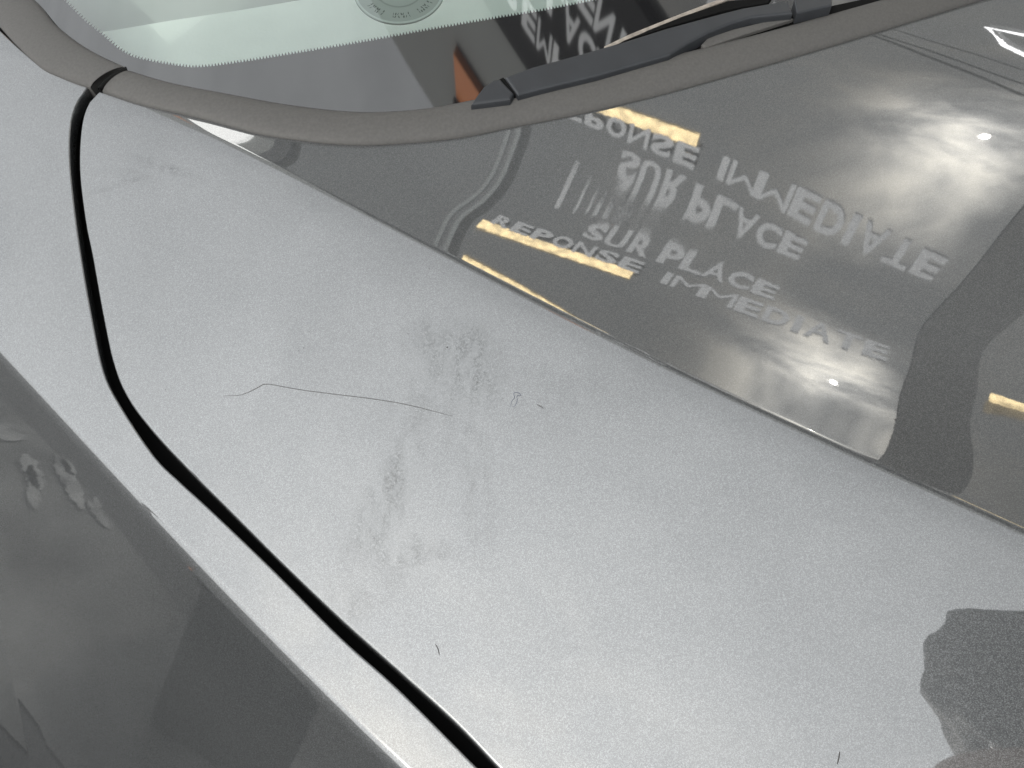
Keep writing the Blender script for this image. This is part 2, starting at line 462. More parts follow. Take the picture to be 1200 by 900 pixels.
tpos = [.0033,.005,.0075,.01,.013,.017,.021,.026,.031,.037,.043,.05,.058,.066,.075,.084,.094,.105,.117,.13,.145,.16,.175,.19,.205,.22,.24,.26,.28,.3,.33,.36,.39,.42,.45,.48,.52,.56,.6,.65,.7,.75,.8,.85,.9,.95]
hood = panel('bonnet', hood_out, stgrid(-.2, .98, 230, tneg+tmid+tpos), height, M_HOOD, car)

# wing (fender)
fend_edge = flat_unproject(smooth_curve(PX_FEND_EDGE, 110), height)[:, :2]
fend_top = flat_unproject(smooth_curve(PX_FEND_TOP, 30), height)[:, :2]
g0 = fend_edge[-1] + (fend_edge[-1]-fend_edge[-8])/np.linalg.norm(fend_edge[-1]-fend_edge[-8])*.42
dft = (fend_top[0]-fend_top[8])/np.linalg.norm(fend_top[0]-fend_top[8])
h0 = fend_top[0] + dft*.25
def out_of(p, d): s_, t_ = to_st(p[0], p[1]); return np.array(to_xy(s_, t_-d))
sA, tA = to_st(*h0); sB, tB = to_st(*g0)
TLOW = -.64
fend_out = list(fend_edge) + [fend_edge[-1]+(g0-fend_edge[-1])*u for u in np.linspace(0, 1, 30)[1:]]
fend_out += [np.array(to_xy(sB, t)) for t in np.linspace(tB, TLOW, 20)[1:]]
fend_out += [np.array(to_xy(s, TLOW)) for s in np.linspace(sB, sA, 60)[1:]]
fend_out += [np.array(to_xy(sA, t)) for t in np.linspace(TLOW, tA, 24)[1:]]
fend_out += [h0 + (fend_top[0]-h0)*u for u in np.linspace(0, 1, 14)[1:-1]] + list(fend_top[:-1])
gi = []
for s in np.linspace(sA, sB, 170):
    fcs = np.polyval(FC, min(max(s, -.1), .75))
    for u in [-.2,-.18,-.16,-.14,-.12,-.1,-.08,-.06,-.045,-.03,-.02,-.012,-.007,-.005,-.004,-.003,-.002,-.001,0,.001,.002,.003,.004,.0055,.008,.012,.018,.026,.035,.045,.055,.07,.085,.1,.12,.14,.17,.2,.24,.28,.32,.36]:
        gi.append(to_xy(s, fcs - u))
wing = panel('front_wing', fend_out, gi, height, M_PAINT, car)

# dark channel under the gap between bonnet and wing
mid = (hood_edge + fend_edge)/2
ext = mid[-1] + (g0-fend_edge[-1])*np.linspace(.05, 1, 20)[:, None]
mid = np.vstack([mid, ext])
V = []; F = []
prof = [(-.016, -.004), (-.008, -.013), (0, -.018), (.008, -.013), (.016, -.004)]
for i, p in enumerate(mid):
    d = mid[min(i+1, len(mid)-1)] - mid[max(i-1, 0)]; d /= np.linalg.norm(d); nn = np.array([d[1], -d[0]])
    z = float(height(p[0], p[1]))
    for (a, b) in [(-.018, -.016), (-.006, -.02), (0, -.021), (.006, -.02), (.018, -.016)]:
        q = p + nn*a; V.append((q[0], q[1], float(height(q[0], q[1], False)) + b))
for i in range(len(mid)-1):
    for k in range(4): a = i*5+k; F.append((a, a+1, a+6, a+5))
mesh_obj('gap_channel', V, F, M_BLACK, car)

# ------------------------------------------------------------------ windscreen
# its lower edge on the ground plan as a curve V(w) in chord coordinates
CH = R(8.7); CW = np.array([math.cos(CH), math.sin(CH)]); CV = np.array([-CW[1], CW[0]])
def hood_plus(x, y): return height(x, y, False) + .010
up_c = smooth_curve(PX_TRIM_UP, 70); up_l = smooth_curve(PX_CORNER_UP, 24)
UP = flat_unproject(up_c, hood_plus); UL = flat_unproject(up_l, hood_plus)
allu = np.vstack([UL, UP]); wv = allu[:, :2]@CW; vv = allu[:, :2]@CV
WLO, WHI = wv.min(), wv.max(); WM = (WLO+WHI)/2; WS = (WHI-WLO)/2
VP = np.polyfit((wv-WM)/WS, vv, 5); ZP = np.polyfit((wv-WM)/WS, allu[:, 2], 3)
print('windscreen edge fit err', np.abs(np.polyval(VP, (wv-WM)/WS)-vv).max())
BETA = math.tan(R(16))
def ext_poly(P, x):
    xc = np.clip(x, -1, 1); return np.polyval(P, xc) + np.polyval(np.polyder(P), xc)*(x-xc)
def screen(x, y):
    w = (np.asarray(x)*CW[0] + np.asarray(y)*CW[1]-WM)/WS; v = np.asarray(x)*CV[0] + np.asarray(y)*CV[1]
    q = v - ext_poly(VP, w)
    return ext_poly(ZP, w) - .004 + BETA*q + .13*q*q
def sheet(name, outline, interior, f, mat, parent, lift=0.0, thick=0, lens=.001):
    P = np.array(ccw([tuple(p) for p in outline]), float); n = len(P)
    q = np.array(interior, float)
    if len(q): q = q[inside(P, q)]
    if len(q): q = q[seg_dist(P, q) > lens]
    res = delaunay_2d_cdt([Vector(p) for p in P]+[Vector(p) for p in q], [(i, (i+1) % n) for i in range(n)], [], 1, 1e-7)
    vs = np.array([tuple(v) for v in res[0]]); z = f(vs[:, 0], vs[:, 1]) + lift
    o = mesh_obj(name, [(a, b, c) for (a, b), c in zip(vs, z)], res[2], mat, parent)
    if len(q): true_normals(o, f, len(vs))
    return o
PX_FRIT = [(76,0),(100,24),(120,40),(140,57),(160,67),(200,75),(233,78),(283,72),(333,64),(400,53),(440,46),(500,35),(580,21),(640,11),(705,-2)]
fr = smooth_curve(PX_FRIT, 200)
# ceramic border dots: a fine saw edge
tooth = []
nT = 175
frd = smooth_curve(PX_FRIT, nT*3)
for i, p in enumerate(frd):
    d = frd[min(i+1, len(frd)-1)] - frd[max(i-1, 0)]; d /= np.linalg.norm(d)+1e-9
    n_ = np.array([d[1], -d[0]]); k = i % 3
    tooth.append(p + n_*(2.6 if k == 1 else -.8))
FR = np.array([unproject(p[0], p[1], screen)[:2] for p in tooth])
# carry the border on, beyond the picture
dl = (FR[0]-FR[20]); dl /= np.linalg.norm(dl); dr = FR[-1]-FR[-30]; dr /= np.linalg.norm(dr)
def wvxy(w, v): return CW*w + CV*v
lowedge = [wvxy(WM+WS*u, ext_poly(VP, u) - .006) for u in np.linspace(-1.35, 1.25, 140)]
edgeL = [FR[0]+dl*.42, FR[0]+dl*.2]; edgeR = [FR[-1]+dr*.15, FR[-1]+dr*.32]
inner = [np.array(p) for p in edgeL] + list(FR) + edgeR
frit_out = [tuple(p) for p in lowedge] + [tuple(p) for p in inner[::-1]]
gridw = []
for u in np.linspace(-1.4, 1.35, 90):
    for v in np.linspace(0, .55, 60):
        gridw.append(wvxy(WM+WS*u, ext_poly(VP, u)+v))
screen_root = empty('windscreen'); screen_root.parent = car
frit = sheet('black_border', frit_out, gridw, screen, M_FRIT, screen_root)
topE = [inner[-1] + CV*.3, inner[0] + CV*.25 + CW*.1]
glass_out = [tuple(p) for p in inner] + [tuple(inner[-1] + CV*.35), tuple(inner[0]+CV*.25+CW*.3)]
glass = sheet('glass', glass_out, gridw, screen, M_GLASS, screen_root)

# ------------------------------------------------------------------ dashboard under the glass
def dash_h(x, y): return 0*np.asarray(x) - .035
PX_DASH_CUT = [(100,40),(135,35),(200,24),(280,12),(370,-3),(460,-20)]
dc = np.array([unproject(p[0], p[1], dash_h)[:2] for p in PX_DASH_CUT])
def dplane(name, pts, z, mat):
    return sheet(name, pts, [], lambda x, y: 0*x + z, mat, car)
a0_ = unproject(60, 90, dash_h)[:2]; a1_ = unproject(900, 40, dash_h)[:2]
near = [unproject(p[0], p[1], dash_h)[:2] for p in [(60,60),(150,100),(300,130),(450,135),(600,120),(900,60)]]
bm = bmesh.new()
pts = [tuple(p) for p in near] + [tuple(near[-1]+CV*.5)] + [tuple(dc[-1]+CV*.05)] + [tuple(p) for p in dc[::-1]]
sheet('dashboard', pts, [], dash_h, M_DASH, car)
pts2 = [tuple(dc[0] - CW*.25 + CV*.1)] + [tuple(p-CV*.004) for p in dc] + [tuple(dc[-1]+CV*.6), tuple(dc[0]-CW*.25+CV*.6)]
sheet('dashboard_top', pts2, [], lambda x, y: dash_h(x, y)-.012, M_DASH2, car)

# round sticker on the inside of the windscreen with a ring of small worn marks
dcen = unproject(467, -19, screen); drad = np.linalg.norm(unproject(521, -19, screen)-dcen)
def scr_n(p, e=1e-3): return Vector((-(float(screen(p[0]+e, p[1]))-float(screen(p[0]-e, p[1])))/(2*e), -(float(screen(p[0], p[1]+e))-float(screen(p[0], p[1]-e)))/(2*e), 1)).normalized()
dn_ = scr_n(dcen)
disc = empty('windscreen_sticker', tuple(Vector(dcen) - dn_*.006)); disc.rotation_mode = 'QUATERNION'; disc.rotation_quaternion = dn_.to_track_quat('Z', 'Y')
tag(disc, 'round pale sticker with worn marks round its rim on the inside of the windscreen', 'sticker')
def ring_mesh(r0, r1, z, n=96, z2=None):
    V = []; F = []
    for i in range(n):
        a = 2*math.pi*i/n
        V += [(r0*math.cos(a), r0*math.sin(a), z), (r1*math.cos(a), r1*math.sin(a), z if z2 is None else z2)]
    for i in range(n):
        j = (i+1) % n; F.append((2*i, 2*i+1, 2*j+1, 2*j))
    return V, F
bm = bmesh.new(); r_ = bmesh.ops.create_cone(bm, cap_ends=True, segments=96, radius1=drad, radius2=drad, depth=.0012)
bm_obj('disc', bm, simple('pale_disc', (.50, .52, .51), .6), disc, False)
Vr, Fr = ring_mesh(drad*.94, drad*.99, .0009); mesh_obj('rim', Vr, Fr, simple('disc_rim', (.75, .77, .76), .5), disc)
Vr, Fr = ring_mesh(drad*.50, drad*.54, .0009); mesh_obj('inner_ring', Vr, Fr, simple('disc_line', (.36, .38, .37), .6), disc)
Vm = []; Fm = []
for i in range(84):
    a = 2*math.pi*i/84
    if i % 10 > 6: continue
    for (r0, r1) in ((drad*.70, drad*.76), (drad*.78, drad*.84)):
        if random.random() < .25: continue
        b_ = len(Vm); sk = random.uniform(-.03, .03); da = random.uniform(.008, .022)
        for (rr, aa) in ((r0, a-da), (r0, a+da), (r1, a+da+sk), (r1, a-da+sk)): Vm.append((rr*math.cos(aa), rr*math.sin(aa), .0010))
        Fm.append((b_, b_+1, b_+2, b_+3))
mk = mesh_obj('rim_marks', Vm, Fm, simple('worn_ink', (.13, .15, .14), .8), disc, False)

# ------------------------------------------------------------------ scuttle trim (two plastic strips and the joint)
def strip(name, low, upp, zl, zu, mat, parent, bulge=.004, skirt=.012, nseg=10):
    """convex plastic strip between two ground-plan curves"""
    n = len(low); V = []; F = []
    prof = []
    for k in range(nseg+1):
        u = k/nseg; prof.append((u, bulge*math.sin(math.pi*u)**.6 if 0 < u < 1 else 0, 0))
    for i in range(n):
        a, b = low[i], upp[i]; d = b-a; wd = np.linalg.norm(d); dn = d/wd
        V.append((*(a+dn*.002), zl[i]-skirt)); V.append((*a, zl[i]-.0015))
        for (u, bz, _) in prof:
            p = a + d*u; V.append((*p, zl[i]*(1-u)+zu[i]*u+bz))
        V.append((*(b+dn*.0008), zu[i]-.001)); V.append((*(b-dn*.001), zu[i]-skirt))
    m_ = len(prof)+4
    for i in range(n-1):
        for k in range(m_-1): a = i*m_+k; F.append((a, a+1, a+m_+1, a+m_))
    F.append(tuple(range(m_))); F.append(tuple(range((n-1)*m_, n*m_))[::-1])
    return mesh_obj(name, V, F, mat, parent)
def hz(P, dz): return height(P[:, 0], P[:, 1], False) + dz
NL = 90
tl = flat_unproject(smooth_curve(PX_TRIM_LOW, NL), lambda x, y: height(x, y, False)+.0015)
tu = flat_unproject(smooth_curve([(152,83)]+PX_TRIM_UP[1:]+[(1100,-18)], NL), hood_plus)
# carry on to the right
ex = [tl[-1]+ (tl[-1]-tl[-8])/np.linalg.norm(tl[-1]-tl[-8])*d for d in (.06, .12, .2)]
eu = [tu[-1]+ (tu[-1]-tu[-8])/np.linalg.norm(tu[-1]-tu[-8])*d for d in (.06, .12, .2)]
tl = np.vstack([tl, ex]); tu = np.vstack([tu, eu])
strip('scuttle_trim', tl[:, :2], tu[:, :2], tl[:, 2], tu[:, 2], M_TRIM, car)
cl_ = flat_unproject(smooth_curve(PX_CORNER_LOW, 40), lambda x, y: height(x, y, False)+.0015)
cu_ = flat_unproject(smooth_curve(PX_CORNER_UP, 40), hood_plus)
e1 = (cl_[0]-cl_[6])/np.linalg.norm(cl_[0]-cl_[6]); e2 = (cu_[0]-cu_[6])/np.linalg.norm(cu_[0]-cu_[6])
cl_ = np.vstack([[cl_[0]+e1*d for d in (.2, .1)], cl_]); cu_ = np.vstack([[cu_[0]+e2*d for d in (.2, .1)], cu_])
strip('corner_trim', cl_[:, :2], cu_[:, :2], cl_[:, 2], cu_[:, 2], M_TRIM, car)
# black rubber joint between them
jl = np.array([unproject(118, 104, lambda x, y: height(x, y, False)+.001), unproject(113, 104, lambda x, y: height(x, y, False)+.001)])
J = []
jc = smooth_curve([(117,106),(124,97),(134,89),(149,81)], 14)
zz = [.0005+ .0095*i/13 for i in range(14)]
for i, p in enumerate(jc): J.append(unproject(p[0], p[1], lambda x, y, q=zz[i]: height(x, y, False)+q))
V = []; F = []
for i, p in enumerate(J):
    d = J[min(i+1, 13)]-J[max(i-1, 0)]; d[2] = 0; d /= np.linalg.norm(d); n_ = np.array([d[1], -d[0], 0])
    for k in range(7):
        a = math.pi*k/6; q = p + n_*math.cos(a)*.0026 + np.array([0, 0, math.sin(a)*.0035-.0012]); V.append(q)
for i in range(13):
    for k in range(6): a = i*7+k; F.append((a, a+1, a+8, a+7))
F.append(tuple(range(7))); F.append(tuple(range(13*7, 14*7))[::-1])
mesh_obj('rubber_joint', V, F, M_BLACK, car)
# plenum floor below trim
sheet('plenum_floor', [tuple(p[:2]+np.array([0,-.02])) for p in np.vstack([cl_, tl])] + [tuple(p[:2]+np.array([0,.03])) for p in np.vstack([cu_, tu])[::-1]], [], lambda x, y: 0*x-.03, M_BLACK, car)

# ------------------------------------------------------------------ shopfront across the bonnet (seen only mirrored)
GROUND = -.95
M_WALL = simple('grey_painted_render', (.30, .31, .30), .8, 0, .06, 1.5)
M_PANE = simple('dark_shop_glass', (.055, .058, .056), .0, 0, spec=.5)
M_PANE.node_tree.nodes['Principled BSDF'].inputs['IOR'].default_value = PANE_IOR = 2.0
M_FRAME = simple('dark_window_frame', (.012, .013, .014), .5)
M_EDGE = simple('aluminium_edge', (.35, .37, .37), .4)
M_SIGN = simple('black_sign_board', (.004, .005, .005), .6, spec=.1)
M_WHITE = simple('white_lettering', (.88, .89, .91), .7)
M_WHITE2 = simple('white_paint', (.85, .85, .85), .6)
def emission(name, col, st):
    m = bpy.data.materials.new(name); m.use_nodes = True; N = m.node_tree.nodes
    b = N['Principled BSDF']; b.inputs['Base Color'].default_value = (*col, 1)
    b.inputs['Emission Color'].default_value = (*col, 1); b.inputs['Emission Strength'].default_value = st
    return m
M_BAR_GLOW = emission('yellow_bar_added_glow', (1.0, .77, .40), 2.0)  # yellow bars of the sign, glow added to raise their mirrored brightness
def mottle_bar_glow():
    nt = M_BAR_GLOW.node_tree; n = nt.nodes.new('ShaderNodeTexNoise'); tc = nt.nodes.new('ShaderNodeTexCoord'); n.inputs['Scale'].default_value = 22; n.inputs['Detail'].default_value = 5
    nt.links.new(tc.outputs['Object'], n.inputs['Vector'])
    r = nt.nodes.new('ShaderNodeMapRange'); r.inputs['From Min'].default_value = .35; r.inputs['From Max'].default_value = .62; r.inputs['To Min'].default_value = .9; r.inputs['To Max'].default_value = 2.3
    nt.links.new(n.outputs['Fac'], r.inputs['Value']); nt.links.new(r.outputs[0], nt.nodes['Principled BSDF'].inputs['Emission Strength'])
mottle_bar_glow()
M_ORANGE = simple('orange_panel', (.75, .22, .03), .5)

fnv = np.array([math.sin(YAW), math.cos(YAW), 0])
shop = empty('shopfront', (fnv[0]*FD, fnv[1]*FD, GROUND), -YAW)
tag(shop, 'grey shopfront with dark glass and white lettering, mirrored in the bonnet and windscreen', 'building')
def fbox(name, x0, x1, z0, z1, y0, y1, mat, parent=None, bevel=0):
    bm = bmesh.new(); box_bm(bm, ((x0+x1)/2, (y0+y1)/2, (z0+z1)/2-GROUND), (x1-x0, y1-y0, z1-z0), bevel=bevel)
    return bm_obj(name, bm, mat, parent or shop)
ZT = 6.2
fbox('wall', -7, 6, 4.164, ZT, .0, .4, M_WALL)
fbox('wall', -7, -3.6, GROUND, 4.162, .0, .4, M_WALL)
fbox('wall', 3.4, 6, GROUND, 4.162, .0, .4, M_WALL)
fbox('stall_riser', -3.598, 3.398, GROUND, -.35, .0, .4, M_WALL)
fbox('sign_board', -3.598, 3.398, 2.86, 4.16, -.05, .3, M_SIGN)
mulls = [(-3.598, -3.45), (FA0-1.75*FSC, FA0-.95*FSC), (FA0+16.9*FSC, FA0+19.3*FSC), (3.25, 3.398)]
for i, (x0, x1) in enumerate(mulls):
    f_ = fbox('mullion', x0, x1, -.348, 2.858, -.04, .1, M_FRAME if i != 1 else M_PANE)
fbox('edge_strip', mulls[1][0]-.0, mulls[1][0]+.03, -.348, 2.856, -.046, -.041, M_EDGE)
fbox('edge_strip', mulls[1][1]-.03, mulls[1][1], -.348, 2.856, -.046, -.041, M_EDGE)
for x0, x1 in ((-3.448, mulls[1][0]-.002), (mulls[1][1]+.002, mulls[2][0]-.002), (mulls[2][1]+.002, 3.248)):
    fbox('pane', x0, x1, -.346, 2.856, .0, .03, M_PANE)

def glyph_mesh(ch, w, h_, bold=.045, shear=0.0, depth=.0015):
    cu = bpy.data.curves.new('glyph', 'FONT'); cu.body = ch; cu.size = 1; cu.offset = bold; cu.extrude = 0; cu.resolution_u = 4
    o = bpy.data.objects.new('glyph', cu); COL.objects.link(o)
    bpy.context.view_layer.update()
    me = bpy.data.meshes.new_from_object(o); COL.objects.unlink(o); bpy.data.objects.remove(o)
    v = np.array([x.co for x in me.vertices]); lo = v.min(0); hi = v.max(0)
    for x in me.vertices:
        gx = (x.co.x-lo[0])/(hi[0]-lo[0])-.5; gz = (x.co.y-lo[1])/(hi[1]-lo[1])
        x.co = (gx*w + (gz-.5)*shear*h_, 0, gz*h_)
    b = bmesh.new(); b.from_mesh(me)
    r = bmesh.ops.extrude_face_region(b, geom=b.faces[:])
    bmesh.ops.translate(b, vec=(0, -depth, 0), verts=[g for g in r['geom'] if isinstance(g, bmesh.types.BMVert)])
    bmesh.ops.recalc_face_normals(b, faces=b.faces[:])
    for f_ in b.faces: f_.smooth = False
    b.to_mesh(me); b.free(); me.name = 'letter'
    return me
GL = {}
def letter(ch, x, z, w, h_, y=-.0015, mat=None, bold=.045, parent=None, name='letter'):
    key = (ch, round(w, 3), round(h_, 3))
    if key not in GL:
        GL[key] = glyph_mesh(ch, w, h_, min(bold, .042) if ch not in 'MNA' else (.0 if ch == 'M' else .022)); GL[key].materials.append(mat or M_WHITE)
    o = bpy.data.objects.new(name, GL[key]); COL.objects.link(o); o.parent = parent or shop
    o.location = (x, y, z-GROUND); return o
LP1 = [(c, a) for c, a in zip('REPONSEIMMEDIATE', [.5,1.5,2.5,3.5,4.5,5.5,6.5,7.95,8.8,10.,11.1,12.1,12.85,13.6,14.6,15.6])]
for c, a in LP1:
    letter(c, FA0+a*FSC, FB0+.0*FSC, y=-.0135 if a < 7 else -.0015, w=FSC*(.28 if c == 'I' else 1.2 if c == 'M' else .88), h_=1.1*FSC)
for c, a in zip('SURPLACE', [4.35,5.3,6.35,7.6,8.5,9.4,10.35,11.3]):
    letter(c, FA0+a*FSC, FB0+1.6*FSC, FSC*.88, 1.1*FSC)
for c, a in zip('PARE', [2.3,3.2,4.1,5.0]):
    letter(c, FA0+a*FSC, FB0+2.80*FSC, FSC*(.28 if c == 'I' else .72), (1.1 if c != '-' else .25)*FSC)
fbox('glowing_sign_bar', FA0-.35*FSC, FA0+6.75*FSC, FB0-.55*FSC, FB0+.14*FSC, -.012, -.003, M_BAR_GLOW, bevel=.003)
fbox('glowing_sign_bar', FA0+19.8*FSC, FA0+27*FSC, FB0-.6*FSC, FB0-.15*FSC, -.05, -.02, M_BAR_GLOW, bevel=.008)

# ------------------------------------------------------------------ ground
M_ASPH = simple('worn_asphalt', (.04, .04, .04), .9, 0, .25, 4, .6, 60)
gr = mesh_obj('ground', [(-200,-200,GROUND),(200,-200,GROUND),(200,200,GROUND),(-200,200,GROUND)], [(0,1,2,3)], M_ASPH, None, False)
tag(gr, kind='structure')
WROWS = [([(c, -1.56+.122*i) for i, c in enumerate('REMP')], 3.65), ([(c, -1.27+.115*i) for i, c in enumerate('LACE')], 3.32), ([(c, -1.20+.115*i) for i, c in enumerate('MENT')], 3.04)]
ORANGE_BOX = (-2.16, -1.80, 5.0, 5.75); BLACK_BOX = (-2.18, -2.06, 5.45, 5.72); WHITE_BOX = (-4.6, -3.85, 1.9, 2.75); AMBER_STRIP = (-5.6, -5.1, 1.9, 3.2)
HEAD = (.39, -.05, .385)
PAVE = (.22, .62); LINE = (1.4, 1.5)

# ------------------------------------------------------------------ wiper
def on_screen(lift): return lambda x, y: screen(x, y) + lift
def px_prism(name, px, lift, thick, mat, parent, bevel=.0012, f=None, tilt=None):
    g_ = f or screen
    P = flat_unproject(px, lambda x, y: g_(x, y) + lift)
    bm = bmesh.new(); vs = [bm.verts.new(p) for p in P]; fa = bm.faces.new(vs)
    if fa.normal.z < 0: pass
    bm.normal_update()
    if fa.normal.z < 0: fa.normal_flip()
    r = bmesh.ops.extrude_face_region(bm, geom=[fa])
    nv = [g for g in r['geom'] if isinstance(g, bmesh.types.BMVert)]
    bmesh.ops.translate(bm, vec=(0, 0, -thick), verts=vs)
    bmesh.ops.recalc_face_normals(bm, faces=bm.faces[:])
    if bevel:
        es = [e for e in bm.edges if e.verts[0] in nv and e.verts[1] in nv]
        bmesh.ops.bevel(bm, geom=es, offset=bevel, segments=3, affect='EDGES', profile=.6)
    bmesh.ops.triangulate(bm, faces=[f_ for f_ in bm.faces if len(f_.verts) > 4])
    return bm_obj(name, bm, mat, parent, False)
wiper = empty('wiper'); wiper.parent = car
px_prism('arm', [(592,90),(624,78),(680,63),(732,48),(780,33),(846,15),(870,9),(923,0),(929,15),(881,20),(860,26),(830,38),(807,50),(785,64),(700,88),(633,104),(607,111)], .012, .010, M_ARM, wiper, .0022)
px_prism('end_cap', [(552,122),(560,110),(567,101),(577,94),(586,92),(602,109),(598,116)], .012, .010, M_ARM, wiper, .0022)
px_prism('hinge', [(584,93),(590,90),(607,110),(601,112)], .0095, .008, M_BLACK, wiper, .0008)
px_prism('arm_bracket', [(931,-1),(960,-8),(975,-10),(975,6),(934,15)], .014, .010, M_ARM, wiper, .0015)
px_prism('blade', [(720,54),(760,35),(800,19),(853,1),(905,-4),(900,3),(870,8),(846,13),(780,32),(732,48)], .012, .004, M_BLACK, wiper, .0006)
px_prism('beige_strip', [(708,54),(740,39),(760,31),(800,15),(850,-4),(862,-4),(800,20),(760,36),(735,47),(708,58)], .010, .003, M_BEIGE, wiper, .0006)  # thin beige strip along the upper side of the blade
px_prism('arm_shadow_strip', [(740,82),(800,57),(860,33),(928,17),(1045,-8),(1045,1),(900,38),(800,64),(740,84)], .0015, .003, M_BLACK, car, 0)  # black strip standing in for the shadow below the wiper arm
px_prism('cowl_rib', [(822,52),(830,44),(860,34),(923,19),(930,22),(870,41),(826,56)], .006, .003, M_TRIM, car, .0008)

# ------------------------------------------------------------------ lettering of the black sign board (mirrored in the windscreen)
def wletter(c, a, z, w=.108, h_=.22): letter(c, a, z, w, h_, y=-.062, bold=.05)
for row, zz_ in WROWS:
    for c, a in row: wletter(c, a, zz_)
# amber corner and black box on the fascia
fbox('amber_panel', *ORANGE_BOX, -.06, -.002, M_ORANGE)
fbox('black_box', *BLACK_BOX, -.10, -.062, M_FRAME)
fbox('glowing_white_panel', *WHITE_BOX, -.03, -.002, emission('white_panel_added_glow', (.9, .9, .88), 1.3))  # white panel on the wall, glow added to brighten its mirrored patch
fbox('amber_strip', *AMBER_STRIP, -.03, -.002, M_ORANGE)

# white outline low on the glass, glow added so its mirror image stays white
def shop_local(p):
    fa = np.array([math.cos(YAW), -math.sin(YAW), 0]); return p@fa, p[2]
def mirror_hit(px, py):
    """where the bonnet's mirror image at a photo pixel lies on the glass, and the direction it came from"""
    P = unproject(px, py); d = ray(px, py); e = 2e-4
    g_ = np.array([-(float(height(P[0]+e, P[1]))-float(height(P[0]-e, P[1])))/(2*e), -(float(height(P[0], P[1]+e))-float(height(P[0], P[1]-e)))/(2*e), 1.0])
    n = g_/np.linalg.norm(g_); r = d-2*(d@n)*n
    X = P + r*((FD-P@fnv)/(r@fnv)); return X, r-2*(r@fnv)*fnv
pts = [(-.335,1.105),(-.25,1.125)], [(-.335,1.105),(-.30,1.19),(-.23,1.25)]
q_ = [shop_local(mirror_hit(*p)[0]) for p in [(1160,31),(1205,40),(1179,51),(1206,64)]]
def tube_obj(name, pts, r, mat, parent=None, n=8, closed_caps=True):
    pts = [np.array(p, float) for p in pts]; V = []; F = []
    for i, p in enumerate(pts):
        d = pts[min(i+1, len(pts)-1)]-pts[max(i-1, 0)]; d /= np.linalg.norm(d)+1e-12
        a = np.cross(d, [0, 0, 1.0] if abs(d[2]) < .9 else [1.0, 0, 0]); a /= np.linalg.norm(a); b = np.cross(d, a)
        rr = r[i] if hasattr(r, '__len__') else r
        for k in range(n): t = 2*math.pi*k/n; V.append(p + rr*(math.cos(t)*a + math.sin(t)*b))
    for i in range(len(pts)-1):
        for k in range(n): F.append((i*n+k, i*n+(k+1) % n, (i+1)*n+(k+1) % n, (i+1)*n+k))
    F.append(tuple(range(n))[::-1]); F.append(tuple(range((len(pts)-1)*n, len(pts)*n)))
    return mesh_obj(name, V, F, mat, parent)
M_OUTLINE_GLOW = emission('white_outline_added_glow', (1, 1, 1), 2.2)
tube_obj('outline_tube', [(x, -.03, z-GROUND) for x, z in (q_[1], q_[0], q_[2], q_[3])], .011, M_OUTLINE_GLOW, shop)

# ------------------------------------------------------------------ overhead cables behind the photographer
M_CABLE = simple('black_cable', (.02, .02, .02), .8)
M_POLE = simple('weathered_timber', (.16, .12, .09), .9, 0, .25, 12)
ends = []
for (p1, p2), rad_, lb in ((((1018,40),(1200,112)), .05, 'thick twisted overhead cable, lowest of the three mirrored in the bonnet'),
                           (((1024,38),(1200,99)), .035, 'slack overhead cable, middle one of the three mirrored in the bonnet'),
                           (((1048,35),(1200,82)), .025, 'thin overhead cable, highest of the three mirrored in the bonnet')):
    A_, ra = mirror_hit(*p1); B_, rb = mirror_hit(*p2)
    A3 = A_ + ra*14; B3 = B_ + rb*14; dd = (B3-A3)
    pts = []
    for u in np.linspace(-1.6, 1.75, 40):
        pts.append(A3 + dd*u + np.array([0, 0, .015*math.sin(u*9+rad_*200) - 1.25*dd[2]*max(0, u-1.0)]))
    tag(tube_obj('overhead_cable', pts, rad_, M_CABLE), lb, 'cable', 'overhead cables')
    ends.append((pts[0], pts[-1]))
for j, lb in ((0, 'timber cable pole at the far end of the overhead cables'), (1, 'timber cable pole at the near end of the overhead cables')):
    e_ = np.mean([x[j] for x in ends], axis=0); tz = max(x[j][2] for x in ends) + .5
    po = empty('cable_pole', (e_[0], e_[1], GROUND)); tag(po, lb, 'pole', 'cable poles')
    tube_obj('post', [(0, 0, -.2), (0, 0, (tz-GROUND)*.5), (0, 0, tz-GROUND)], [.14, .12, .10], M_POLE, po, 12)
    bm = bmesh.new(); box_bm(bm, (0, 0, tz-GROUND-.35), (1.0, .1, .1)); bm_obj('crossarm', bm, M_POLE, po)

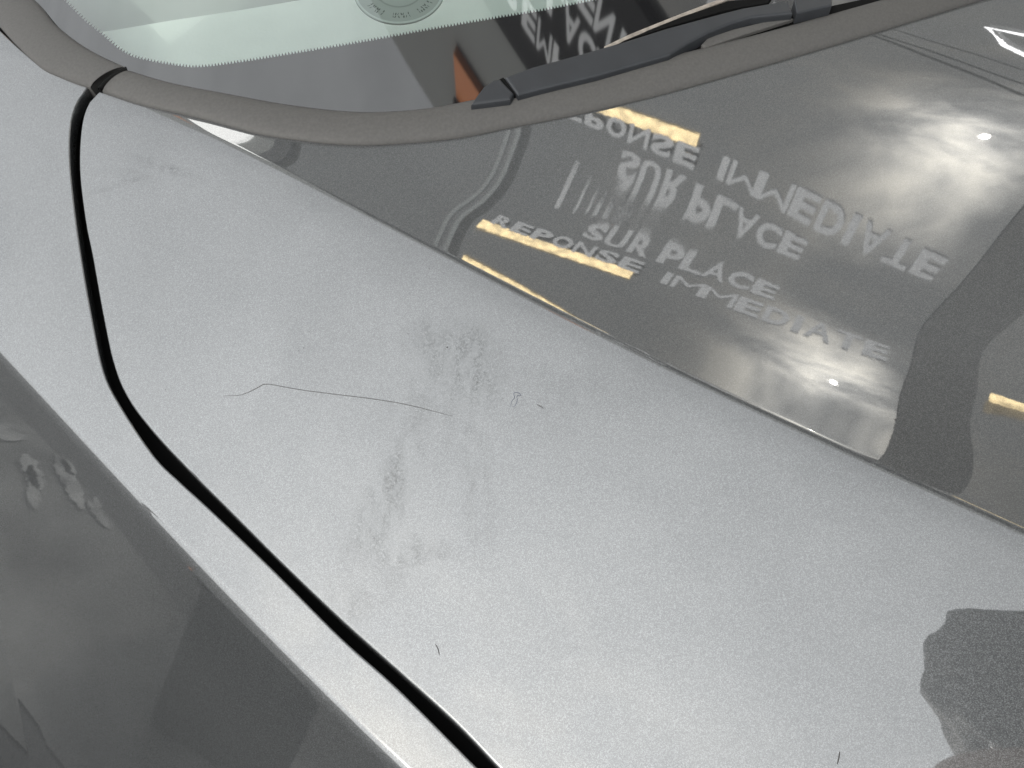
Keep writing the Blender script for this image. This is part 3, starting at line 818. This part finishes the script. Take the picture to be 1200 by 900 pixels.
# ------------------------------------------------------------------ people (seen only mirrored in the paint)
M_SKIN = simple('skin', (.42, .26, .19), .5); M_HAIR = simple('dark_hair', (.018, .013, .01), .6)
M_JACKET = simple('charcoal_jacket', (.022, .023, .027), .85, 0, .15, 30); M_JEANS = simple('dark_trousers', (.03, .035, .05), .85, 0, .15, 30)
M_SHOE = simple('black_shoes', (.01, .01, .01), .5); M_PHONE = simple('black_phone', (.01, .01, .012), .2)
M_EYE = simple('eye_white', (.7, .7, .68), .3); M_LIP = simple('lips', (.35, .13, .11), .5)
def skin_mesh(name, verts, edges, radii, mats, classify, parent, sub=2, root=0):
    me = bpy.data.meshes.new(name); me.from_pydata([tuple(map(float, v)) for v in verts], edges, [])
    o = bpy.data.objects.new(name, me); COL.objects.link(o)
    md = o.modifiers.new('skin', 'SKIN'); md.use_smooth_shade = True
    if not me.skin_vertices: 
        bpy.context.view_layer.objects.active = o
    sv = me.skin_vertices[0].data
    for i, r in enumerate(radii): sv[i].radius = (r, r) if not isinstance(r, tuple) else r
    for v in sv: v.use_root = False
    sv[root].use_root = True
    s_ = o.modifiers.new('sub', 'SUBSURF'); s_.levels = sub; s_.render_levels = sub
    bpy.context.view_layer.update()
    dg = bpy.context.evaluated_depsgraph_get()
    nm = bpy.data.meshes.new_from_object(o.evaluated_get(dg), depsgraph=dg)
    bpy.data.objects.remove(o)
    nm.name = name
    for m in mats: nm.materials.append(m)
    for p in nm.polygons:
        p.use_smooth = True; p.material_index = classify(p.center)
    q = bpy.data.objects.new(name, nm); COL.objects.link(q); q.parent = parent
    return q
def make_person(name, label, base, J, look, hands):
    """J: world joint positions; one continuous body, head turned to look"""
    root = empty(name, base); tag(root, label, 'person')
    B = Vector(base)
    order = ['pelvis','waist','chest','neck','head0','head1','shL','elL','wrL','shR','elR','wrR','hipL','knL','anL','toL','hipR','knR','anR','toR']
    rad = dict(pelvis=.155, waist=.135, chest=.16, neck=.055, head0=.078, head1=.088, shL=.07, elL=.047, wrL=.032, shR=.07, elR=.047, wrR=.032,
               hipL=.095, knL=.062, anL=.045, toL=.04, hipR=.095, knR=.062, anR=.045, toR=.04)
    E = [('pelvis','waist'),('waist','chest'),('chest','neck'),('neck','head0'),('head0','head1'),('chest','shL'),('shL','elL'),('elL','wrL'),('chest','shR'),('shR','elR'),('elR','wrR'),
         ('pelvis','hipL'),('hipL','knL'),('knL','anL'),('anL','toL'),('pelvis','hipR'),('hipR','knR'),('knR','anR'),('anR','toR')]
    L_ = [Vector(J[k])-B for k in order]
    hd = Vector(J['head0'])-B; nk = Vector(J['neck'])-B; wz = (Vector(J['pelvis'])-B).z
    wl = Vector(J['wrL'])-B; wr = Vector(J['wrR'])-B
    def cls(c):
        c = Vector(c)
        if (c-nk).dot(hd-nk) > .01: return 1
        if c.z < .09: return 3
        if c.z < wz-.02 and min((c-wl).length, (c-wr).length) > .12: return 2
        return 0
    body = skin_mesh('body', L_, [(order.index(a), order.index(b)) for a, b in E], [rad[k] for k in order], [M_JACKET, M_SKIN, M_JEANS, M_SHOE], cls, root)
    # head details
    h1 = Vector(J['head1'])-B; ctr = (hd+h1)/2; upv = (h1-hd).normalized(); fw = Vector(look); fw = (fw-upv*fw.dot(upv)).normalized(); sd_ = fw.cross(upv)
    rot = Matrix((sd_, fw, upv)).transposed()
    def blob(nm, c, sc_, mat, seg=16):
        bm = bmesh.new(); r = bmesh.ops.create_uvsphere(bm, u_segments=seg, v_segments=10, radius=1)
        bmesh.ops.scale(bm, vec=sc_, verts=r['verts']); bmesh.ops.rotate(bm, cent=(0,0,0), matrix=rot, verts=r['verts'])
        bmesh.ops.translate(bm, vec=ctr + rot@Vector(c), verts=r['verts']); return bm_obj(nm, bm, mat, root, True)
    bm = bmesh.new(); r = bmesh.ops.create_icosphere(bm, subdivisions=4, radius=1)
    for v in r['verts']:
        k = 1+.05*math.sin(v.co.x*11+v.co.z*7)+.04*math.sin(v.co.y*17+v.co.x*5)
        v.co = Vector((v.co.x*.096*k, v.co.y*.112*k-.022, v.co.z*.105*k+.045))
    bmesh.ops.rotate(bm, cent=(0,0,0), matrix=rot, verts=r['verts']); bmesh.ops.translate(bm, vec=ctr, verts=r['verts'])
    bm_obj('hair', bm, M_HAIR, root, True)
    blob('nose', (0, .098, -.005), (.013, .02, .022), M_SKIN)
    for s in (-1, 1):
        blob('eye', (s*.032, .078, .02), (.013, .010, .009), M_EYE); blob('ear', (s*.09, 0, .0), (.012, .022, .032), M_SKIN)
    blob('mouth', (0, .082, -.045), (.024, .009, .007), M_LIP)
    for wk, ek, tgt, curl in hands:
        w_ = Vector(J[wk])-B; fdir = (Vector(tgt)).normalized(); side = fdir.cross(Vector((0, 0, 1))).normalized(); dn = fdir.cross(side).normalized()
        verts = [w_ - fdir*.02, w_+fdir*.03, w_+fdir*.075]; edges = [(0,1),(1,2)]; rr = [.027, (.036), (.034)]
        bmv = skin_mesh('hand', verts, edges, rr, [M_SKIN], lambda c: 0, root)
        for k, ln in enumerate((.068, .078, .073, .058)):
            o_ = w_+fdir*.07+side*(.028-.0187*k); vv = [o_-fdir*.02]; dcur = fdir.copy(); p_ = o_
            for sgm in range(3):
                dcur = (dcur + dn*curl).normalized(); p_ = p_ + dcur*ln/3; vv.append(p_)
            skin_mesh('finger', vv, [(0,1),(1,2),(2,3)], [.0095,.009,.0085,.0075], [M_SKIN], lambda c: 0, root, 1)
        o_ = w_+fdir*.02+side*.03; skin_mesh('thumb', [o_-side*.01, o_+side*.02+fdir*.02, o_+side*.025+fdir*.05+dn*.01], [(0,1),(1,2)], [.012,.0105,.009], [M_SKIN], lambda c: 0, root, 1)
    return root
HX, HY, HZ = HEAD
J = dict(pelvis=(.74,-.80,.02), waist=(.70,-.70,.18), chest=(.60,-.45,.33), neck=(HX+.10,HY-.18,HZ-.02), head0=(HX+.04,HY-.06,HZ-.01), head1=(HX,HY,HZ+.03),
         shL=(.43,-.36,.36), elL=(.285,-.115,.345), wrL=(.40,-.07,.27), shR=(.76,-.34,.33), elR=(.86,-.38,.12), wrR=(.80,-.22,-.05),
         hipL=(.64,-.84,-.05), knL=(.60,-.80,-.47), anL=(.60,-.90,-.87), toL=(.52,-.76,-.91), hipR=(.84,-.80,-.05), knR=(.88,-.74,-.47), anR=(.90,-.86,-.87), toR=(.86,-.72,-.91))
make_person('person', 'person in a charcoal jacket bending low over the wing with one hand at the chin', (.74,-.83,GROUND), J, (-.6,.5,-.6), [('wrL','elL',(.5,.5,.3),.3),('wrR','elR',(-.3,.6,-.5),.12)])

# ------------------------------------------------------------------ pavement beside the car: pale slabs and worn paint
M_CONC = simple('grey_concrete', (.07, .07, .068), .85, 0, .6, 5, .3, 80)
M_MARKP = simple('worn_white_paint', (.15, .15, .147), .8, 0, .6, 14)
def gplane(name, pts, z, mat): 
    o = mesh_obj(name, [(x, y, z) for x, y in pts], [tuple(range(len(pts)))], mat, None, False); return o
out_ = np.array([-TX, -TY]); al = np.array([SX, SY]); org = np.array(to_xy(.25, -.45))
def strip_poly(d0, d1, s0, s1): return [tuple(org+out_*d0+al*s0), tuple(org+out_*d1+al*s0), tuple(org+out_*d1+al*s1), tuple(org+out_*d0+al*s1)]
tag(gplane('pavement_strip', strip_poly(*PAVE, -12, 8), GROUND+.004, M_CONC), kind='structure')
def ground_hit(px, py, z=GROUND):
    P = unproject(px, py); d = ray(px, py); e = 2e-4
    g_ = np.array([-(float(height(P[0]+e, P[1]))-float(height(P[0]-e, P[1])))/(2*e), -(float(height(P[0], P[1]+e))-float(height(P[0], P[1]-e)))/(2*e), 1.0])
    n = g_/np.linalg.norm(g_); r = d-2*(d@n)*n
    return P + r*((z-P[2])/r[2])
for p in [(60,520),(30,560),(100,600),(165,680),(215,730),(200,850),(300,850),(20,880),(60,700)]: print('fender', p, ground_hit(*p).round(2))
# worn white parking marks
marks = empty('worn_markings', (0, 0, 0)); tag(marks, kind='structure')
for k, (p, q, w_) in enumerate([((28,535),(46,578),.02),((34,548),(40,600),.014),((66,535),(95,600),.022),((74,540),(84,560),.018),((102,590),(126,622),.016),((110,585),(116,600),.012),((3,500),(12,520),.04)]):
    a = ground_hit(*p)[:2]; b = ground_hit(*q)[:2]; d_ = (b-a)/np.linalg.norm(b-a); n_ = np.array([-d_[1], d_[0]])
    pts_ = []
    for sgn, rng in ((1, np.linspace(0, 1, 24)), (-1, np.linspace(1, 0, 24))):
        for u in rng: pts_.append(tuple(a+(b-a)*u + n_*sgn*w_*(.5+.5*random.random())*min(1, .3+3*min(u, 1-u))))
    o = mesh_obj('paint_stroke', [(x, y, GROUND+.009) for x, y in pts_], [tuple(range(len(pts_)))], M_MARKP, marks, False)
# unseen tool case, added to darken the reflection in the wing
tc_ = ground_hit(300, 800); case = empty('added_tool_case', (tc_[0], tc_[1], GROUND+.005), R(25)); tag(case, 'black tool case with amber latches, added to darken the reflection in the wing', 'tool case')
bm = bmesh.new(); box_bm(bm, (0, 0, .16), (.52, .30, .32), bevel=.02); bm_obj('case_body', bm, M_SHOE, case)
bm = bmesh.new(); box_bm(bm, (0, 0, .36), (.54, .32, .07), bevel=.015); bm_obj('lid', bm, M_SHOE, case)
for x in (-.16, .16):
    bm = bmesh.new(); box_bm(bm, (x, .165, .33), (.06, .02, .08), bevel=.004); bm_obj('latch', bm, M_ORANGE, case)
tube_obj('handle', [(-.1,0,.39),(-.09,0,.44),(0,0,.455),(.09,0,.44),(.1,0,.39)], .012, M_SHOE, case)

# ------------------------------------------------------------------ things lying on the bonnet
def fibre(name, px, r, mat, lb, cat, grp=None, n=40):
    c = smooth_curve(px, n); P = flat_unproject(c, height); P[:, 2] += r*.9
    rr = [r*min(1, .35+4*min(i, n-1-i)/n) for i in range(n)]
    return tag(tube_obj(name, P, rr, mat, None, 6), lb, cat, grp)
M_HF = simple('dark_fibre', (.035, .03, .028), .6); M_BF = simple('blue_grey_thread', (.05, .06, .11), .8)
fibre('hair', [(262,464),(282,463),(299,456),(311,450),(330,453),(360,458),(400,463),(440,468),(480,475),(531,488)], .00018, M_HF, 'long dark hair lying bent across the pale flank of the bonnet', 'hair', 'hairs on the bonnet')
fibre('hair', [(510,755),(513,760),(515,768)], .00022, M_HF, 'short curved hair near the gap, low on the bonnet flank', 'hair', 'hairs on the bonnet', 12)
fibre('hair', [(984,881),(983,888),(981,896)], .00025, M_HF, 'short straight hair at the bottom edge of the bonnet flank', 'hair', 'hairs on the bonnet', 10)
fibre('hair', [(629,474),(633,476),(637,479)], .0002, M_HF, 'tiny hair just right of the blue grey thread', 'hair', 'hairs on the bonnet', 10)
fibre('thread', [(598,477),(600,470),(603,466),(602,461),(606,460),(611,463),(606,464),(606,470),(603,476),(599,477)], .00013, M_BF, 'small looped blue grey thread on the pale flank of the bonnet', 'thread')
me_g = None
for i, (x, y, r) in enumerate([(524,407,.00045),(478,391,.0003),(356,408,.00035),(350,411,.0003),(363,389,.00025),(194,457,.0003),(503,315,.0003),(1049,492,.0004),(589,467,.00025),(578,439,.0002)]):
    bm = bmesh.new(); q = bmesh.ops.create_icosphere(bm, subdivisions=2, radius=r)
    for v in q['verts']: v.co *= random.uniform(.75, 1.1)
    o = bm_obj('grit_speck', bm, M_HF, None, True); p = unproject(x, y); o.location = (p[0], p[1], p[2]+r*.5)
    where = ['dark speck, largest, right of the long hair on the dull smudge','dark speck at the top left of the dull smudge','dark speck above the middle of the long hair','dark speck just left of the pair above the long hair','faint dark speck highest above the long hair','dark speck between the gap and the long hair','dark speck close under the crease near the dark mirror area','dark speck in the bright cloud mirrored by the crease','tiny speck just left of the blue grey thread','tiny speck above the blue grey thread'][i]
    tag(o, where, 'grit', 'grit specks on the bonnet')
